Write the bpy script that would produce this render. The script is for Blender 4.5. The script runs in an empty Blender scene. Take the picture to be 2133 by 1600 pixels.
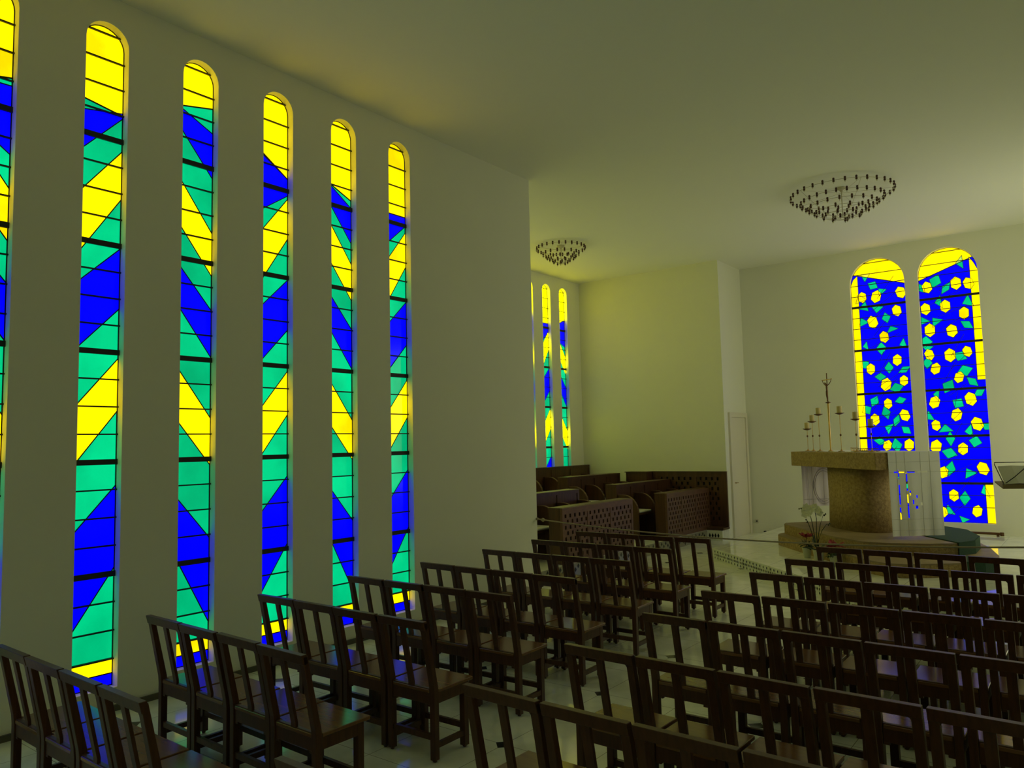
import bpy, bmesh, math, random
from mathutils import Vector, Matrix
random.seed(7)
PI = math.pi
scene = bpy.context.scene
C = scene.collection

# ------------------------------------------------------------------ camera
cam_d = bpy.data.cameras.new('camera')
cam = bpy.data.objects.new('camera', cam_d)
C.objects.link(cam)
YAW, PITCH, ROLL = 0.657907, 0.0809208, -0.0229222
fw = Vector((-math.sin(YAW)*math.cos(PITCH), math.cos(YAW)*math.cos(PITCH), math.sin(PITCH)))
rt = Vector((math.cos(YAW), math.sin(YAW), 0)); up = rt.cross(fw)
r2 = rt*math.cos(ROLL)+up*math.sin(ROLL); u2 = up*math.cos(ROLL)-rt*math.sin(ROLL)
cam.matrix_world = Matrix(((r2.x, u2.x, -fw.x, 5.945), (r2.y, u2.y, -fw.y, 0.0), (r2.z, u2.z, -fw.z, 1.8997), (0, 0, 0, 1)))
cam_d.sensor_fit = 'HORIZONTAL'; cam_d.sensor_width = 36.0
cam_d.lens = 1580.05/2133*36.0
cam_d.clip_start = 0.05; cam_d.clip_end = 100
scene.camera = cam

# ------------------------------------------------------------------ world, exposure
w = bpy.data.worlds.new('world'); scene.world = w; w.use_nodes = True
w.node_tree.nodes['Background'].inputs[0].default_value = (0.9, 0.95, 0.8, 1)
w.node_tree.nodes['Background'].inputs[1].default_value = 0.5
scene.view_settings.view_transform = 'Standard'
scene.view_settings.look = 'None'
scene.view_settings.exposure = 0.3
scene.view_settings.gamma = 1.0
scene.view_settings.use_curve_mapping = False
# added fill light at the rear wall behind the camera, no doors modelled there
ld = bpy.data.lights.new('added_rear_fill', 'AREA'); ld.shape = 'RECTANGLE'
ld.size = 4.5; ld.size_y = 3.0; ld.energy = 3; ld.color = (1.0, 1.0, 0.60)
lo = bpy.data.objects.new('added_rear_fill', ld); C.objects.link(lo)
lo.location = (4.0, -2.42, 2.4); lo.rotation_euler = (PI/2, 0, 0)

# added unseen fill on the right wall, brightens the far end of the room
ld = bpy.data.lights.new('added_side_fill', 'AREA'); ld.shape = 'RECTANGLE'
ld.size = 2.2; ld.size_y = 3.2; ld.energy = 38; ld.color = (0.98, 0.97, 0.62)
lo = bpy.data.objects.new('added_side_fill', ld); C.objects.link(lo)
lo.location = (7.12, 13.2, 2.6); lo.rotation_euler = (PI/2, 0, PI/2)

# ------------------------------------------------------------------ emission strengths of the lit glass
GLASS_Y = (1.85, 1.32, 0.0); GLASS_G = (0.0, 0.64, 0.24); GLASS_B = (0.0, 0.0, 1.0)

# ------------------------------------------------------------------ materials
def mat(name, col, rough=0.6, metal=0.0, var=None, scale=6.0, stretch=(1, 1, 1), bump=0.0, bscale=40.0, spec=0.5, detail=4.0, trans=0.0, coord='Object'):
    m = bpy.data.materials.new(name); m.use_nodes = True
    nt = m.node_tree; b = nt.nodes['Principled BSDF']
    b.inputs['Base Color'].default_value = (*col, 1); b.inputs['Roughness'].default_value = rough
    b.inputs['Metallic'].default_value = metal; b.inputs['Specular IOR Level'].default_value = spec
    if trans: b.inputs['Transmission Weight'].default_value = trans
    tc = nt.nodes.new('ShaderNodeTexCoord')
    mp = nt.nodes.new('ShaderNodeMapping'); mp.inputs['Scale'].default_value = stretch
    nt.links.new(tc.outputs[coord], mp.inputs[0])
    if var is not None:
        n = nt.nodes.new('ShaderNodeTexNoise'); n.inputs['Scale'].default_value = scale; n.inputs['Detail'].default_value = detail
        nt.links.new(mp.outputs[0], n.inputs['Vector'])
        r = nt.nodes.new('ShaderNodeValToRGB')
        r.color_ramp.elements[0].position = 0.32; r.color_ramp.elements[1].position = 0.68
        r.color_ramp.elements[0].color = (*var, 1); r.color_ramp.elements[1].color = (*col, 1)
        nt.links.new(n.outputs[0], r.inputs[0]); nt.links.new(r.outputs[0], b.inputs['Base Color'])
    if bump:
        n2 = nt.nodes.new('ShaderNodeTexNoise'); n2.inputs['Scale'].default_value = bscale; n2.inputs['Detail'].default_value = 3
        nt.links.new(mp.outputs[0], n2.inputs['Vector'])
        bp = nt.nodes.new('ShaderNodeBump'); bp.inputs['Strength'].default_value = bump; bp.inputs['Distance'].default_value = 0.01
        nt.links.new(n2.outputs[0], bp.inputs['Height']); nt.links.new(bp.outputs[0], b.inputs['Normal'])
    return m

def glass_mat(name, em, dark, vmin=0.72, scale=1.6, pane=0.8):
    m = bpy.data.materials.new(name); m.use_nodes = True
    nt = m.node_tree; b = nt.nodes['Principled BSDF']
    b.inputs['Base Color'].default_value = (*dark, 1); b.inputs['Roughness'].default_value = 0.12
    b.inputs['Specular IOR Level'].default_value = 0.15
    tc = nt.nodes.new('ShaderNodeTexCoord')
    n = nt.nodes.new('ShaderNodeTexNoise'); n.inputs['Scale'].default_value = scale; n.inputs['Detail'].default_value = 5
    nt.links.new(tc.outputs['Object'], n.inputs['Vector'])
    mr = nt.nodes.new('ShaderNodeMapRange'); mr.inputs[1].default_value = 0.35; mr.inputs[2].default_value = 0.62
    mr.inputs[3].default_value = vmin; mr.inputs[4].default_value = 1.0
    nt.links.new(n.outputs[0], mr.inputs[0])
    b.inputs['Emission Color'].default_value = (*[min(1, c) for c in em], 1)
    mx = max(1.0, max(em))
    b.inputs['Emission Color'].default_value = (em[0]/mx, em[1]/mx, em[2]/mx, 1)
    ml = nt.nodes.new('ShaderNodeMath'); ml.operation = 'MULTIPLY'; ml.inputs[1].default_value = mx
    # each hand-made pane has its own tint, about one pane every 21 cm
    sp = nt.nodes.new('ShaderNodeSeparateXYZ'); nt.links.new(tc.outputs['Object'], sp.inputs[0])
    def mt(op, a, c):
        k = nt.nodes.new('ShaderNodeMath'); k.operation = op
        nt.links.new(a, k.inputs[0])
        if isinstance(c, float): k.inputs[1].default_value = c
        else: nt.links.new(c, k.inputs[1])
        return k.outputs[0]
    zf = mt('FLOOR', mt('DIVIDE', mt('SUBTRACT', sp.outputs[2], 0.152), 0.2113), 0.0)
    yf = mt('FLOOR', mt('DIVIDE', mt('ADD', sp.outputs[1], 0.2), 0.781), 0.0)
    wn = nt.nodes.new('ShaderNodeTexWhiteNoise'); wn.noise_dimensions = '1D'
    nt.links.new(mt('ADD', zf, mt('MULTIPLY', yf, 37.3)), wn.inputs['W'])
    pv = nt.nodes.new('ShaderNodeMapRange'); pv.inputs[3].default_value = pane; pv.inputs[4].default_value = 1.0
    nt.links.new(wn.outputs['Value'], pv.inputs[0])
    tint = mt('MULTIPLY', mr.outputs[0], pv.outputs[0])
    nt.links.new(tint, ml.inputs[0]); nt.links.new(ml.outputs[0], b.inputs['Emission Strength'])
    return m

M = {}
M['plaster'] = mat('plaster', (0.87, 0.88, 0.74), 0.85, var=(0.85, 0.86, 0.72), scale=1.2, bump=0.02, bscale=60)
M['ceiling'] = mat('ceiling_paint', (0.93, 0.94, 0.80), 0.8)
M['door'] = mat('door_paint', (0.80, 0.76, 0.62), 0.45)
M['wood'] = mat('dark_chair_wood', (0.098, 0.036, 0.015), 0.38, spec=0.4, var=(0.060, 0.022, 0.009), scale=9, stretch=(6, 6, 0.6))
M['seatwood'] = mat('seat_wood', (0.20, 0.088, 0.032), 0.18, spec=0.7, var=(0.155, 0.066, 0.024), scale=4, stretch=(0.8, 9, 5))
M['stall'] = mat('walnut_stall', (0.105, 0.045, 0.019), 0.38, var=(0.060, 0.025, 0.011), scale=4, stretch=(5, 5, 0.5))
M['stall2'] = mat('walnut_lattice', (0.17, 0.080, 0.038), 0.45, var=(0.12, 0.058, 0.034), scale=8, stretch=(1, 1, 3))
M['slotshade'] = mat('painted_slot_shade', (0.012, 0.006, 0.004), 0.7)  # near-black sheet, paints the shade seen inside the lattice slots
M['stone'] = mat('rogne_stone', (0.46, 0.325, 0.135), 0.8, var=(0.27, 0.18, 0.066), scale=26, bump=0.7, bscale=55, detail=8)
M['tread'] = mat('worn_stone', (0.33, 0.24, 0.13), 0.6, var=(0.26, 0.19, 0.10), scale=5, bump=0.1, bscale=40)
M['linen'] = mat('linen', (0.80, 0.80, 0.78), 0.8, var=(0.76, 0.76, 0.74), scale=3)
M['sheer'] = mat('sheer_linen', (0.74, 0.68, 0.74), 0.8)
M['thread'] = mat('embroidery_thread', (0.42, 0.38, 0.38), 0.8)
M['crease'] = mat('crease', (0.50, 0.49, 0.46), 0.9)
M['rug'] = mat('green_rug', (0.024, 0.068, 0.040), 0.95, var=(0.018, 0.052, 0.032), scale=60, bump=0.2, bscale=300)
M['brass'] = mat('brass', (0.55, 0.36, 0.12), 0.28, 1.0)
M['bronze'] = mat('bronze', (0.16, 0.085, 0.04), 0.42, 0.8)
M['iron'] = mat('iron', (0.015, 0.012, 0.01), 0.5, 0.4)
M['wax'] = mat('wax', (0.62, 0.50, 0.22), 0.55)
M['bulb'] = mat('bulb_holder', (0.07, 0.022, 0.012), 0.4)
M['wire'] = mat('white_wire', (0.62, 0.58, 0.42), 0.4)
M['tip'] = mat('bulb_tip', (0.8, 0.78, 0.6), 0.15)
M['lead'] = mat('lead_came', (0.012, 0.012, 0.012), 0.6)
M['black'] = mat('black_tile', (0.012, 0.014, 0.016), 0.25)
M['base'] = mat('grey_skirting', (0.10, 0.095, 0.065), 0.5)
M['rope'] = mat('rope', (0.42, 0.36, 0.24), 0.8, bump=0.4, bscale=200)
M['petal'] = mat('white_petal', (0.82, 0.82, 0.62), 0.6)
M['stem'] = mat('dark_stem', (0.02, 0.028, 0.012), 0.5)
M['leaf'] = mat('dark_leaf', (0.02, 0.045, 0.015), 0.45)
M['red'] = mat('red_bract', (0.26, 0.006, 0.022), 0.6)
M['pot'] = mat('pale_pot', (0.50, 0.52, 0.38), 0.3)
M['page'] = mat('page', (0.66, 0.66, 0.55), 0.7)
M['standwood'] = mat('lectern_bronze', (0.20, 0.14, 0.055), 0.45)
M['plastic'] = mat('white_plastic', (0.7, 0.68, 0.55), 0.4)
M['yellow'] = glass_mat('yellow_glass', GLASS_Y, (0.08, 0.06, 0.0), 0.66, 2.2, 0.72)
M['bright_yellow'] = glass_mat('transept_yellow_glass', (3.4, 3.1, 0.0), (0.08, 0.06, 0.0), 0.8)
M['green'] = glass_mat('green_glass', GLASS_G, (0.0, 0.03, 0.015), 0.66)
M['blue'] = glass_mat('blue_glass', GLASS_B, (0.0, 0.0, 0.03), 0.95, 1.6, 0.93)

def floor_mat(name, rough, marks=True):
    m = bpy.data.materials.new(name); m.use_nodes = True
    nt = m.node_tree; b = nt.nodes['Principled BSDF']; L = nt.links
    b.inputs['Roughness'].default_value = rough; b.inputs['Specular IOR Level'].default_value = 0.6
    tc = nt.nodes.new('ShaderNodeTexCoord'); sp = nt.nodes.new('ShaderNodeSeparateXYZ'); L.new(tc.outputs['Object'], sp.inputs[0])
    n = nt.nodes.new('ShaderNodeTexNoise'); n.inputs['Scale'].default_value = 3.5; n.inputs['Detail'].default_value = 9; n.inputs['Distortion'].default_value = 1.2
    L.new(tc.outputs['Object'], n.inputs['Vector'])
    r = nt.nodes.new('ShaderNodeValToRGB'); r.color_ramp.elements[0].position = 0.3; r.color_ramp.elements[1].position = 0.6
    r.color_ramp.elements[0].color = (0.78, 0.81, 0.68, 1); r.color_ramp.elements[1].color = (0.93, 0.95, 0.83, 1)
    L.new(n.outputs[0], r.inputs[0])
    def mth(op, a, bb=None, c=None):
        k = nt.nodes.new('ShaderNodeMath'); k.operation = op
        for i, x in enumerate((a, bb, c)):
            if x is None: continue
            if isinstance(x, (int, float)): k.inputs[i].default_value = x
            else: L.new(x, k.inputs[i])
        return k.outputs[0]
    T = 0.60
    fx = mth('FRACT', mth('DIVIDE', mth('ADD', sp.outputs[0], 20), T)); fy = mth('FRACT', mth('DIVIDE', mth('ADD', sp.outputs[1], 20.1), T))
    ax = mth('ABSOLUTE', mth('SUBTRACT', fx, 0.5)); ay = mth('ABSOLUTE', mth('SUBTRACT', fy, 0.5))
    line = mth('GREATER_THAN', mth('MAXIMUM', ax, ay), 0.4965)
    fx2 = mth('FRACT', mth('DIVIDE', mth('ADD', sp.outputs[0], 20), T*2)); fy2 = mth('FRACT', mth('DIVIDE', mth('ADD', sp.outputs[1], 20.1), T*2))
    dia = mth('GREATER_THAN' if marks else 'MULTIPLY', mth('ADD', mth('ABSOLUTE', mth('SUBTRACT', fx2, 0.5)), mth('ABSOLUTE', mth('SUBTRACT', fy2, 0.5))), 0.945 if marks else 0.0)
    m1 = nt.nodes.new('ShaderNodeMix'); m1.data_type = 'RGBA'; L.new(line, m1.inputs[0]); L.new(r.outputs[0], m1.inputs[6]); m1.inputs[7].default_value = (0.27, 0.26, 0.19, 1)
    m2 = nt.nodes.new('ShaderNodeMix'); m2.data_type = 'RGBA'; L.new(dia, m2.inputs[0]); L.new(m1.outputs[2], m2.inputs[6]); m2.inputs[7].default_value = (0.03, 0.035, 0.035, 1)
    L.new(m2.outputs[2], b.inputs['Base Color'])
    return m
M['floor'] = floor_mat('marble_floor', 0.14)
M['floor2'] = floor_mat('polished_marble', 0.045, False)

# ------------------------------------------------------------------ mesh helpers
class MB:
    def __init__(s): s.v = []; s.f = []; s.m = []
    def add(s, vs, fs, mi=0):
        k = len(s.v); s.v += [tuple(v) for v in vs]; s.f += [tuple(i+k for i in f) for f in fs]; s.m += [mi]*len(fs)
    def box(s, x0, x1, y0, y1, z0, z1, mi=0):
        s.add([(x0, y0, z0), (x1, y0, z0), (x1, y1, z0), (x0, y1, z0), (x0, y0, z1), (x1, y0, z1), (x1, y1, z1), (x0, y1, z1)],
              [(0, 3, 2, 1), (4, 5, 6, 7), (0, 1, 5, 4), (1, 2, 6, 5), (2, 3, 7, 6), (3, 0, 4, 7)], mi)
    def loft(s, secs, mi=0, cap=True):
        n = len(secs[0]); vs = [p for q in secs for p in q]; fs = []
        for k in range(len(secs)-1):
            for i in range(n):
                j = (i+1) % n; fs.append((k*n+i, k*n+j, (k+1)*n+j, (k+1)*n+i))
        if cap: fs.append(tuple(reversed(range(n)))); fs.append(tuple(range((len(secs)-1)*n, len(secs)*n)))
        s.add(vs, fs, mi)
    def prism(s, poly, z0, z1, mi=0):
        s.loft([[(x, y, z0) for x, y in poly], [(x, y, z1) for x, y in poly]], mi)
    def tube(s, pts, r, n=8, mi=0, closed=False):
        pts = [Vector(p) for p in pts]; rs = r if isinstance(r, (list, tuple)) else [r]*len(pts); secs = []
        N = len(pts)
        for i, p in enumerate(pts):
            if closed: d = pts[(i+1) % N]-pts[i-1]
            else: d = pts[min(i+1, N-1)]-pts[max(i-1, 0)]
            d.normalize(); a = Vector((0, 0, 1)) if abs(d.z) < 0.9 else Vector((1, 0, 0))
            x = d.cross(a).normalized(); y = d.cross(x).normalized()
            secs.append([p+x*math.cos(2*PI*k/n)*rs[i]+y*math.sin(2*PI*k/n)*rs[i] for k in range(n)])
        if closed: secs.append(secs[0]); s.loft(secs, mi, False)
        else: s.loft(secs, mi)
    def lathe(s, prof, c=(0, 0, 0), n=20, mi=0):
        s.loft([[(c[0]+r*math.cos(2*PI*k/n), c[1]+r*math.sin(2*PI*k/n), c[2]+z) for k in range(n)] for r, z in prof], mi)
    def obj(s, name, mats, parent=None, smooth=False, bevel=0.0, label=None, loc=None):
        me = bpy.data.meshes.new(name); me.from_pydata(s.v, [], s.f)
        bm = bmesh.new(); bm.from_mesh(me)
        bmesh.ops.recalc_face_normals(bm, faces=bm.faces)
        if bevel: bmesh.ops.bevel(bm, geom=[e for e in bm.edges], offset=bevel, segments=1, affect='EDGES', clamp_overlap=True)
        bm.to_mesh(me); bm.free()
        if not isinstance(mats, (list, tuple)): mats = [mats]
        for m in mats: me.materials.append(M[m])
        if len(mats) > 1 and not bevel:
            for p, i in zip(me.polygons, s.m): p.material_index = i
        if smooth:
            for p in me.polygons: p.use_smooth = True
        o = bpy.data.objects.new(name, me); C.objects.link(o)
        if parent: o.parent = parent
        if loc: o.location = loc
        if label: o['label'] = label
        return o

def tag(o, label, cat, group=None, kind=None):
    o['label'] = label; o['category'] = cat
    if group: o['group'] = group
    if kind: o['kind'] = kind
    return o
def structure(o, label=None):
    o['kind'] = 'structure'
    if label: o['label'] = label; 
    return o
def thing(name, label, cat, loc=(0, 0, 0), rz=0.0, group=None):
    o = bpy.data.objects.new(name, None); C.objects.link(o); o.empty_display_size = 0.1
    o.location = loc; o.rotation_euler = (0, 0, rz)
    return tag(o, label, cat, group)
def dup(root, loc, rz, label):
    r = root.copy(); C.objects.link(r); r.location = loc; r.rotation_euler = (0, 0, rz); r['label'] = label
    for ch in list(root.children):
        c = ch.copy(); C.objects.link(c); c.parent = r
        for g in ch.children:
            d = g.copy(); C.objects.link(d); d.parent = c
    return r

# ------------------------------------------------------------------ room shell
H = 5.5
X1, Y1, Y2 = 0.114, 14.332, 15.511
XT = -3.167; YE = 8.165; XR = 7.2; YB = -2.5
ARC = 14
def arch_outline(s0, s1, z0, zt):
    r = (s1-s0)/2; c = (s0+s1)/2
    pts = [(s0, z0), (s1, z0)]
    for k in range(ARC+1):
        a = PI*k/ARC; pts.append((c+r*math.cos(a), zt-r+r*math.sin(a)))
    return pts      # counter-clockwise from bottom left
def wall_with_windows(name, P, s0, s1, wins, depth, ztop=H):
    b = MB(); cur = s0
    q = lambda a, z0, bb, z1: b.add([P(a, z0, 0), P(bb, z0, 0), P(bb, z1, 0), P(a, z1, 0)], [(0, 1, 2, 3)])
    for (a, e, z0, zt) in sorted(wins):
        if a > cur: q(cur, 0, a, ztop)
        q(a, 0, e, z0)
        o = arch_outline(a, e, z0, zt)
        arc = o[2:]
        for i in range(len(arc)-1):
            (p, zp), (r, zr) = arc[i], arc[i+1]
            b.add([P(r, zr, 0), P(p, zp, 0), P(p, ztop, 0), P(r, ztop, 0)], [(0, 1, 2, 3)])
        n = len(o)
        for i in range(n):
            (p, zp), (r, zr) = o[i], o[(i+1) % n]
            b.add([P(p, zp, 0), P(r, zr, 0), P(r, zr, depth), P(p, zp, depth)], [(0, 1, 2, 3)])
        cur = e
    if cur < s1: q(cur, 0, s1, ztop)
    b.add([P(s0, 0, depth+.01), P(s1, 0, depth+.01), P(s1, ztop, depth+.01), P(s0, ztop, depth+.01)], [(0, 1, 2, 3)])
    for e in (s0, s1):
        b.add([P(e, 0, 0), P(e, ztop, 0), P(e, ztop, depth+.01), P(e, 0, depth+.01)], [(0, 1, 2, 3)])
    me_o = b.obj(name, 'plaster')
    return structure(me_o)

NW, NDY, NY0 = 0.3235, 0.781, 2.456
nave_wins = [(NY0+(i-2)*NDY, NY0+(i-2)*NDY+NW, 0.17, 5.284) for i in range(-2, 7)]
tr_wins = [(c-0.15, c+0.15, 0.9, 5.307) for c in (8.633, 9.264, 9.895, 10.526, 11.157, 11.788, 12.419, 13.05, 13.681)]
A1, AW, AG = 2.283, 0.954, 0.219
al_wins = [(A1, A1+AW, 0.36, 5.30), (A1+AW+AG, A1+2*AW+AG, 0.36, 5.30)]
Pn = lambda s, z, d: (-d, s, z)
Pt = lambda s, z, d: (XT-d, s, z)
Pa = lambda s, z, d: (s, Y2+d, z)
wall_with_windows('wall_left', Pn, YB, YE, nave_wins, 0.16)
wall_with_windows('wall_transept', Pt, 7.9, Y1, tr_wins, 0.16)
wall_with_windows('wall_altar', Pa, X1, XR, al_wins, 0.16)
b = MB(); b.box(XT-.17, X1, Y1, Y2+.17, 0, H); structure(b.obj('wall_choir', 'plaster'))
b = MB(); b.box(XT-.17, -0.17, 7.9, YE, 0, H); structure(b.obj('wall_transept_near', 'plaster'))
b = MB(); b.box(XR, XR+.15, YB-.15, Y2+.17, 0, H); structure(b.obj('wall_right', 'plaster'))
b = MB(); b.box(-.17, XR+.15, YB-.15, YB, 0, H); structure(b.obj('wall_back', 'plaster'))
b = MB(); b.box(XT-.2, XR+.2, YB-.2, Y2+.2, H, H+.1); structure(b.obj('ceiling', 'ceiling'))
b = MB(); b.box(XT-.2, XR+.2, YB-.2, Y2+.2, -.1, 0); structure(b.obj('floor', 'floor'))
b = MB(); b.box(0, .018, YB, YE, 0, .045); structure(b.obj('baseboard_left', 'base'))
b = MB(); b.box(X1, XR, Y2-.012, Y2, 0.0, .19); structure(b.obj('baseboard_altar', 'plaster'))

# sanctuary floor, one step up, diagonal front
PZ = 0.17
poly = [(0.85, 11.83), (3.62, 9.20), (XR, 9.20), (XR, Y2-.012), (0.83, Y2-.012)]
b = MB(); b.prism(poly, 0.0, PZ-.02, 0)
b.prism([(0.835, 11.82), (3.612, 9.182), (XR, 9.182), (XR, Y2-.012), (0.815, Y2-.012)], PZ-.02, PZ, 0)
def diamonds(b, p, q, zc, seq, size, mi):
    p = Vector(p); q = Vector(q); d = (q-p); L = d.length; d.normalize(); nrm = Vector((d.y, -d.x, 0))
    t = 0.06; k = 0
    while t < L-.04:
        col = seq[k % len(seq)]; k += 1
        for dz in col:
            w_, h_ = size
            c = p+d*t+nrm*.003+Vector((0, 0, zc+dz))
            b.add([c-d*w_, c-Vector((0, 0, h_)), c+d*w_, c+Vector((0, 0, h_))], [(0, 1, 2, 3)], mi)
        t += w_*(3.4 if w_ < .02 else 2.6)
diamonds(b, (0.85, 11.83, 0), (3.62, 9.20, 0), 0.075, [(-.048, 0, .048), (0,)], (0.015, 0.023), 1)
diamonds(b, (3.62, 9.20, 0), (XR, 9.20, 0), 0.075, [(.03,), (-.022,), (.03,), (), ()], (0.027, 0.034), 1)
structure(b.obj('floor_sanctuary', ['floor2', 'black']))

# platform under the stalls
b = MB(); b.box(XT, -0.20, YE, Y1, 0, PZ+.01)
b.box(-0.21, X1+.0, Y1-.34, Y1, 0, PZ+.02)
b.box(XT, -1.15, YE, Y1, PZ+.01, 0.33); b.box(XT, -2.05, YE, Y1, .33, .48)
diamonds(b, (-0.20, 8.2, 0), (-0.20, Y1-.34, 0), 0.09, [(0,), (-.045, .045), (0,), (.045,)], (0.03, 0.035), 1)
diamonds(b, (-0.20, Y1-.34, 0), (X1, Y1-.34, 0), 0.09, [(0,)], (0.022, 0.05), 1)
structure(b.obj('floor_choir', ['floor2', 'black']))

# ------------------------------------------------------------------ stained glass
GD = 0.085
def slab(b, P, poly, d0, d1, mi=0):
    n = len(poly)
    b.loft([[P(s, z, d0) for s, z in poly], [P(s, z, d1) for s, z in poly]], mi)
def strip(b, P, p, q, w_, d0, d1):
    p = Vector(p); q = Vector(q); d = (q-p)
    if d.length < 1e-4: return
    d.normalize(); n = Vector((-d.y, d.x))*w_/2
    slab(b, P, [p-n, q-n, q+n, p+n], d0, d1)
def clip_poly(poly, s0, s1):
    def cl(pts, f, t):
        out = []
        for i in range(len(pts)):
            a, c = pts[i-1], pts[i]
            ia, ic = f(a), f(c)
            if ia >= 0 and ic >= 0: out.append(c)
            elif ia >= 0 > ic or ia < 0 <= ic:
                k = ia/(ia-ic); m = (a[0]+(c[0]-a[0])*k, a[1]+(c[1]-a[1])*k); out.append(m)
                if ic >= 0: out.append(c)
        return out
    poly = cl(poly, lambda p: p[0]-s0, s0)
    if poly: poly = cl(poly, lambda p: s1-p[0], s1)
    return poly
def make_window(name, P, win, ymain, shapes, label, thick, extra_lines=(), ground='green', bright=False):
    s0, s1, z0, zt = win; W = s1-s0
    root = MB()       # leading and iron bars
    r = W/2; c = (s0+s1)/2
    def half(z):      # usable half width at height z
        if z <= zt-r: return r
        return math.sqrt(max(0, r*r-(z-(zt-r))**2))
    # rim
    o = arch_outline(s0, s1, z0, zt)
    for i in range(len(o)):
        strip(root, P, o[i], o[(i+1) % len(o)], .012, GD-.006, GD+.004)
    pan = {'yellow': MB(), 'green': MB(), 'blue': MB()}
    # ground colour, from the sill to the edge of the arch pane
    top = [(s0+t*W, ymain[0]+(ymain[1]-ymain[0])*t) for t in (0, 1)]
    base = []
    archp = arch_outline(s0, s1, z0, zt)
    slab(pan[ground], P, archp, GD+.004, GD+.010)
    # arch pane
    ap = [(s, z) for s, z in archp[2:] if z > (ymain[1] if s > c else ymain[0])]
    ap = [(s0, ymain[0])]+[(s1, ymain[1])]+[p for p in ap]
    if len(ap) > 2: slab(pan['yellow'], P, ap, GD, GD+.003)
    strip(root, P, (s0, ymain[0]), (s1, ymain[1]), .012, GD-.004, GD)
    lvl = {'green': 0, 'blue': 1, 'yellow': 2}
    for col, pts in shapes:
        pts = [(s0+a*W, z) for a, z in pts]
        pts = clip_poly(pts, s0+.002, s1-.002)
        if len(pts) < 3: continue
        k = lvl[col]*.0012
        slab(pan[col], P, pts, GD-k, GD+.003-k)
        for i in range(len(pts)):
            a, e = pts[i-1], pts[i]
            strip(root, P, a, e, .008 if W < .5 else .007, GD-.006, GD-.0025)
    for (a, e) in extra_lines:
        strip(root, P, (s0+a[0]*W, a[1]), (s0+e[0]*W, e[1]), .007, GD-.006, GD-.0025)
    z = thick[0]; k = 0
    zs = []
    step = (thick[0]-thick[-1])/(len(thick)-1)/4
    z = thick[0]
    while z+step < zt-.02: z += step
    while z > z0+.08:
        near = min(abs(z-t) for t in thick)
        hw = half(z)
        if hw > .03:
            hgt = .042 if near < .02 else .011
            slab(root, P, [(c-hw, z-hgt/2), (c+hw, z-hgt/2), (c+hw, z+hgt/2), (c-hw, z+hgt/2)], GD-.022, GD-.006)
        z -= step
    ob = root.obj(name, 'lead'); structure(ob); ob['label'] = label
    for col in pan:
        if pan[col].v: pan[col].obj(col+'_glass', 'bright_yellow' if bright and col == 'yellow' else col, ob)
    return ob

TH = [4.38, 3.533, 2.686, 1.84, 1.0]
def par(Lh, Ll, Rh, Rl): return [(0, Ll), (1, Rl), (1, Rh), (0, Lh)]
SH_ODD = [('blue', par(4.86, 4.70, 4.70, 4.29)), ('yellow', par(4.26, 3.86, 3.80, 3.42)), ('blue', par(3.51, 3.16, 3.12, 2.71)),
          ('yellow', par(2.64, 2.20, 2.19, 1.79)), ('blue', par(1.57, 1.10, 1.18, 0.48)), ('yellow', par(.37, .26, .37, .26)), ('blue', par(.26, .17, .26, .17))]
SH_EVEN = [('blue', par(4.56, 4.23, 4.62, 4.58)), ('yellow', par(3.90, 3.42, 4.31, 3.92)), ('blue', par(3.20, 2.69, 3.52, 3.04)),
           ('yellow', par(2.25, 1.81, 2.65, 2.24)), ('blue', par(1.30, 0.57, 1.67, 1.05)), ('yellow', par(.37, .26, .37, .26)), ('blue', par(.26, .17, .26, .17))]
ordn = ['first', 'second', 'third', 'fourth', 'fifth', 'sixth', 'seventh', 'eighth', 'ninth']
tops = {1: (4.55, 4.62), 2: (4.66, 4.60), 3: (4.86, 4.93), 4: (4.72, 4.50), 5: (4.62, 4.48), 6: (4.48, 4.48)}
for n, i in enumerate(range(-2, 7)):
    odd = i % 2 == 1
    sh = list(SH_ODD if odd else SH_EVEN)
    tp = tops.get(i, (4.7, 4.6))
    if i == 1: sh[0] = ('blue', par(4.55, 4.30, 4.56, 4.05))
    if i == 4: sh[0] = ('blue', par(4.70, 4.12, 4.50, 4.34))
    if i == 5: sh[0] = ('blue', par(4.62, 4.45, 4.40, 4.02))
    if i == 6: sh[0] = ('blue', par(4.48, 4.10, 4.48, 4.38))
    lab = 'tall narrow arched stained glass window in the left wall, %s from the wall corner' % ordn[6-i]
    make_window('window_%d' % (n+1), Pn, nave_wins[n], tp, sh, lab, TH)
for n, wn in enumerate(tr_wins):
    sh = [s for s in (SH_EVEN if n % 2 else SH_ODD)][:5]
    if n % 2 == 0: sh[0] = ('blue', par(4.50, 4.15, 4.62, 4.02)); tp = (4.50, 4.62)
    else: sh[0] = ('blue', par(4.48, 4.0, 4.48, 4.30)); tp = (4.48, 4.48)
    lab = 'narrow arched stained glass window above the choir stalls, %s from the far corner' % ordn[8-n]
    make_window('window_%d' % (n+10), Pt, wn, tp, sh, lab, TH, bright=True)

def blob(cx, cz, w_, h_, rot, n=6, jit=0.0):
    pts = []
    for k in range(n):
        a = 2*PI*k/n+PI/2; x = math.cos(a)*w_; z = math.sin(a)*h_
        pts.append((cx+x*math.cos(rot)-z*math.sin(rot), cz+x*math.sin(rot)+z*math.cos(rot)))
    return pts
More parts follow.
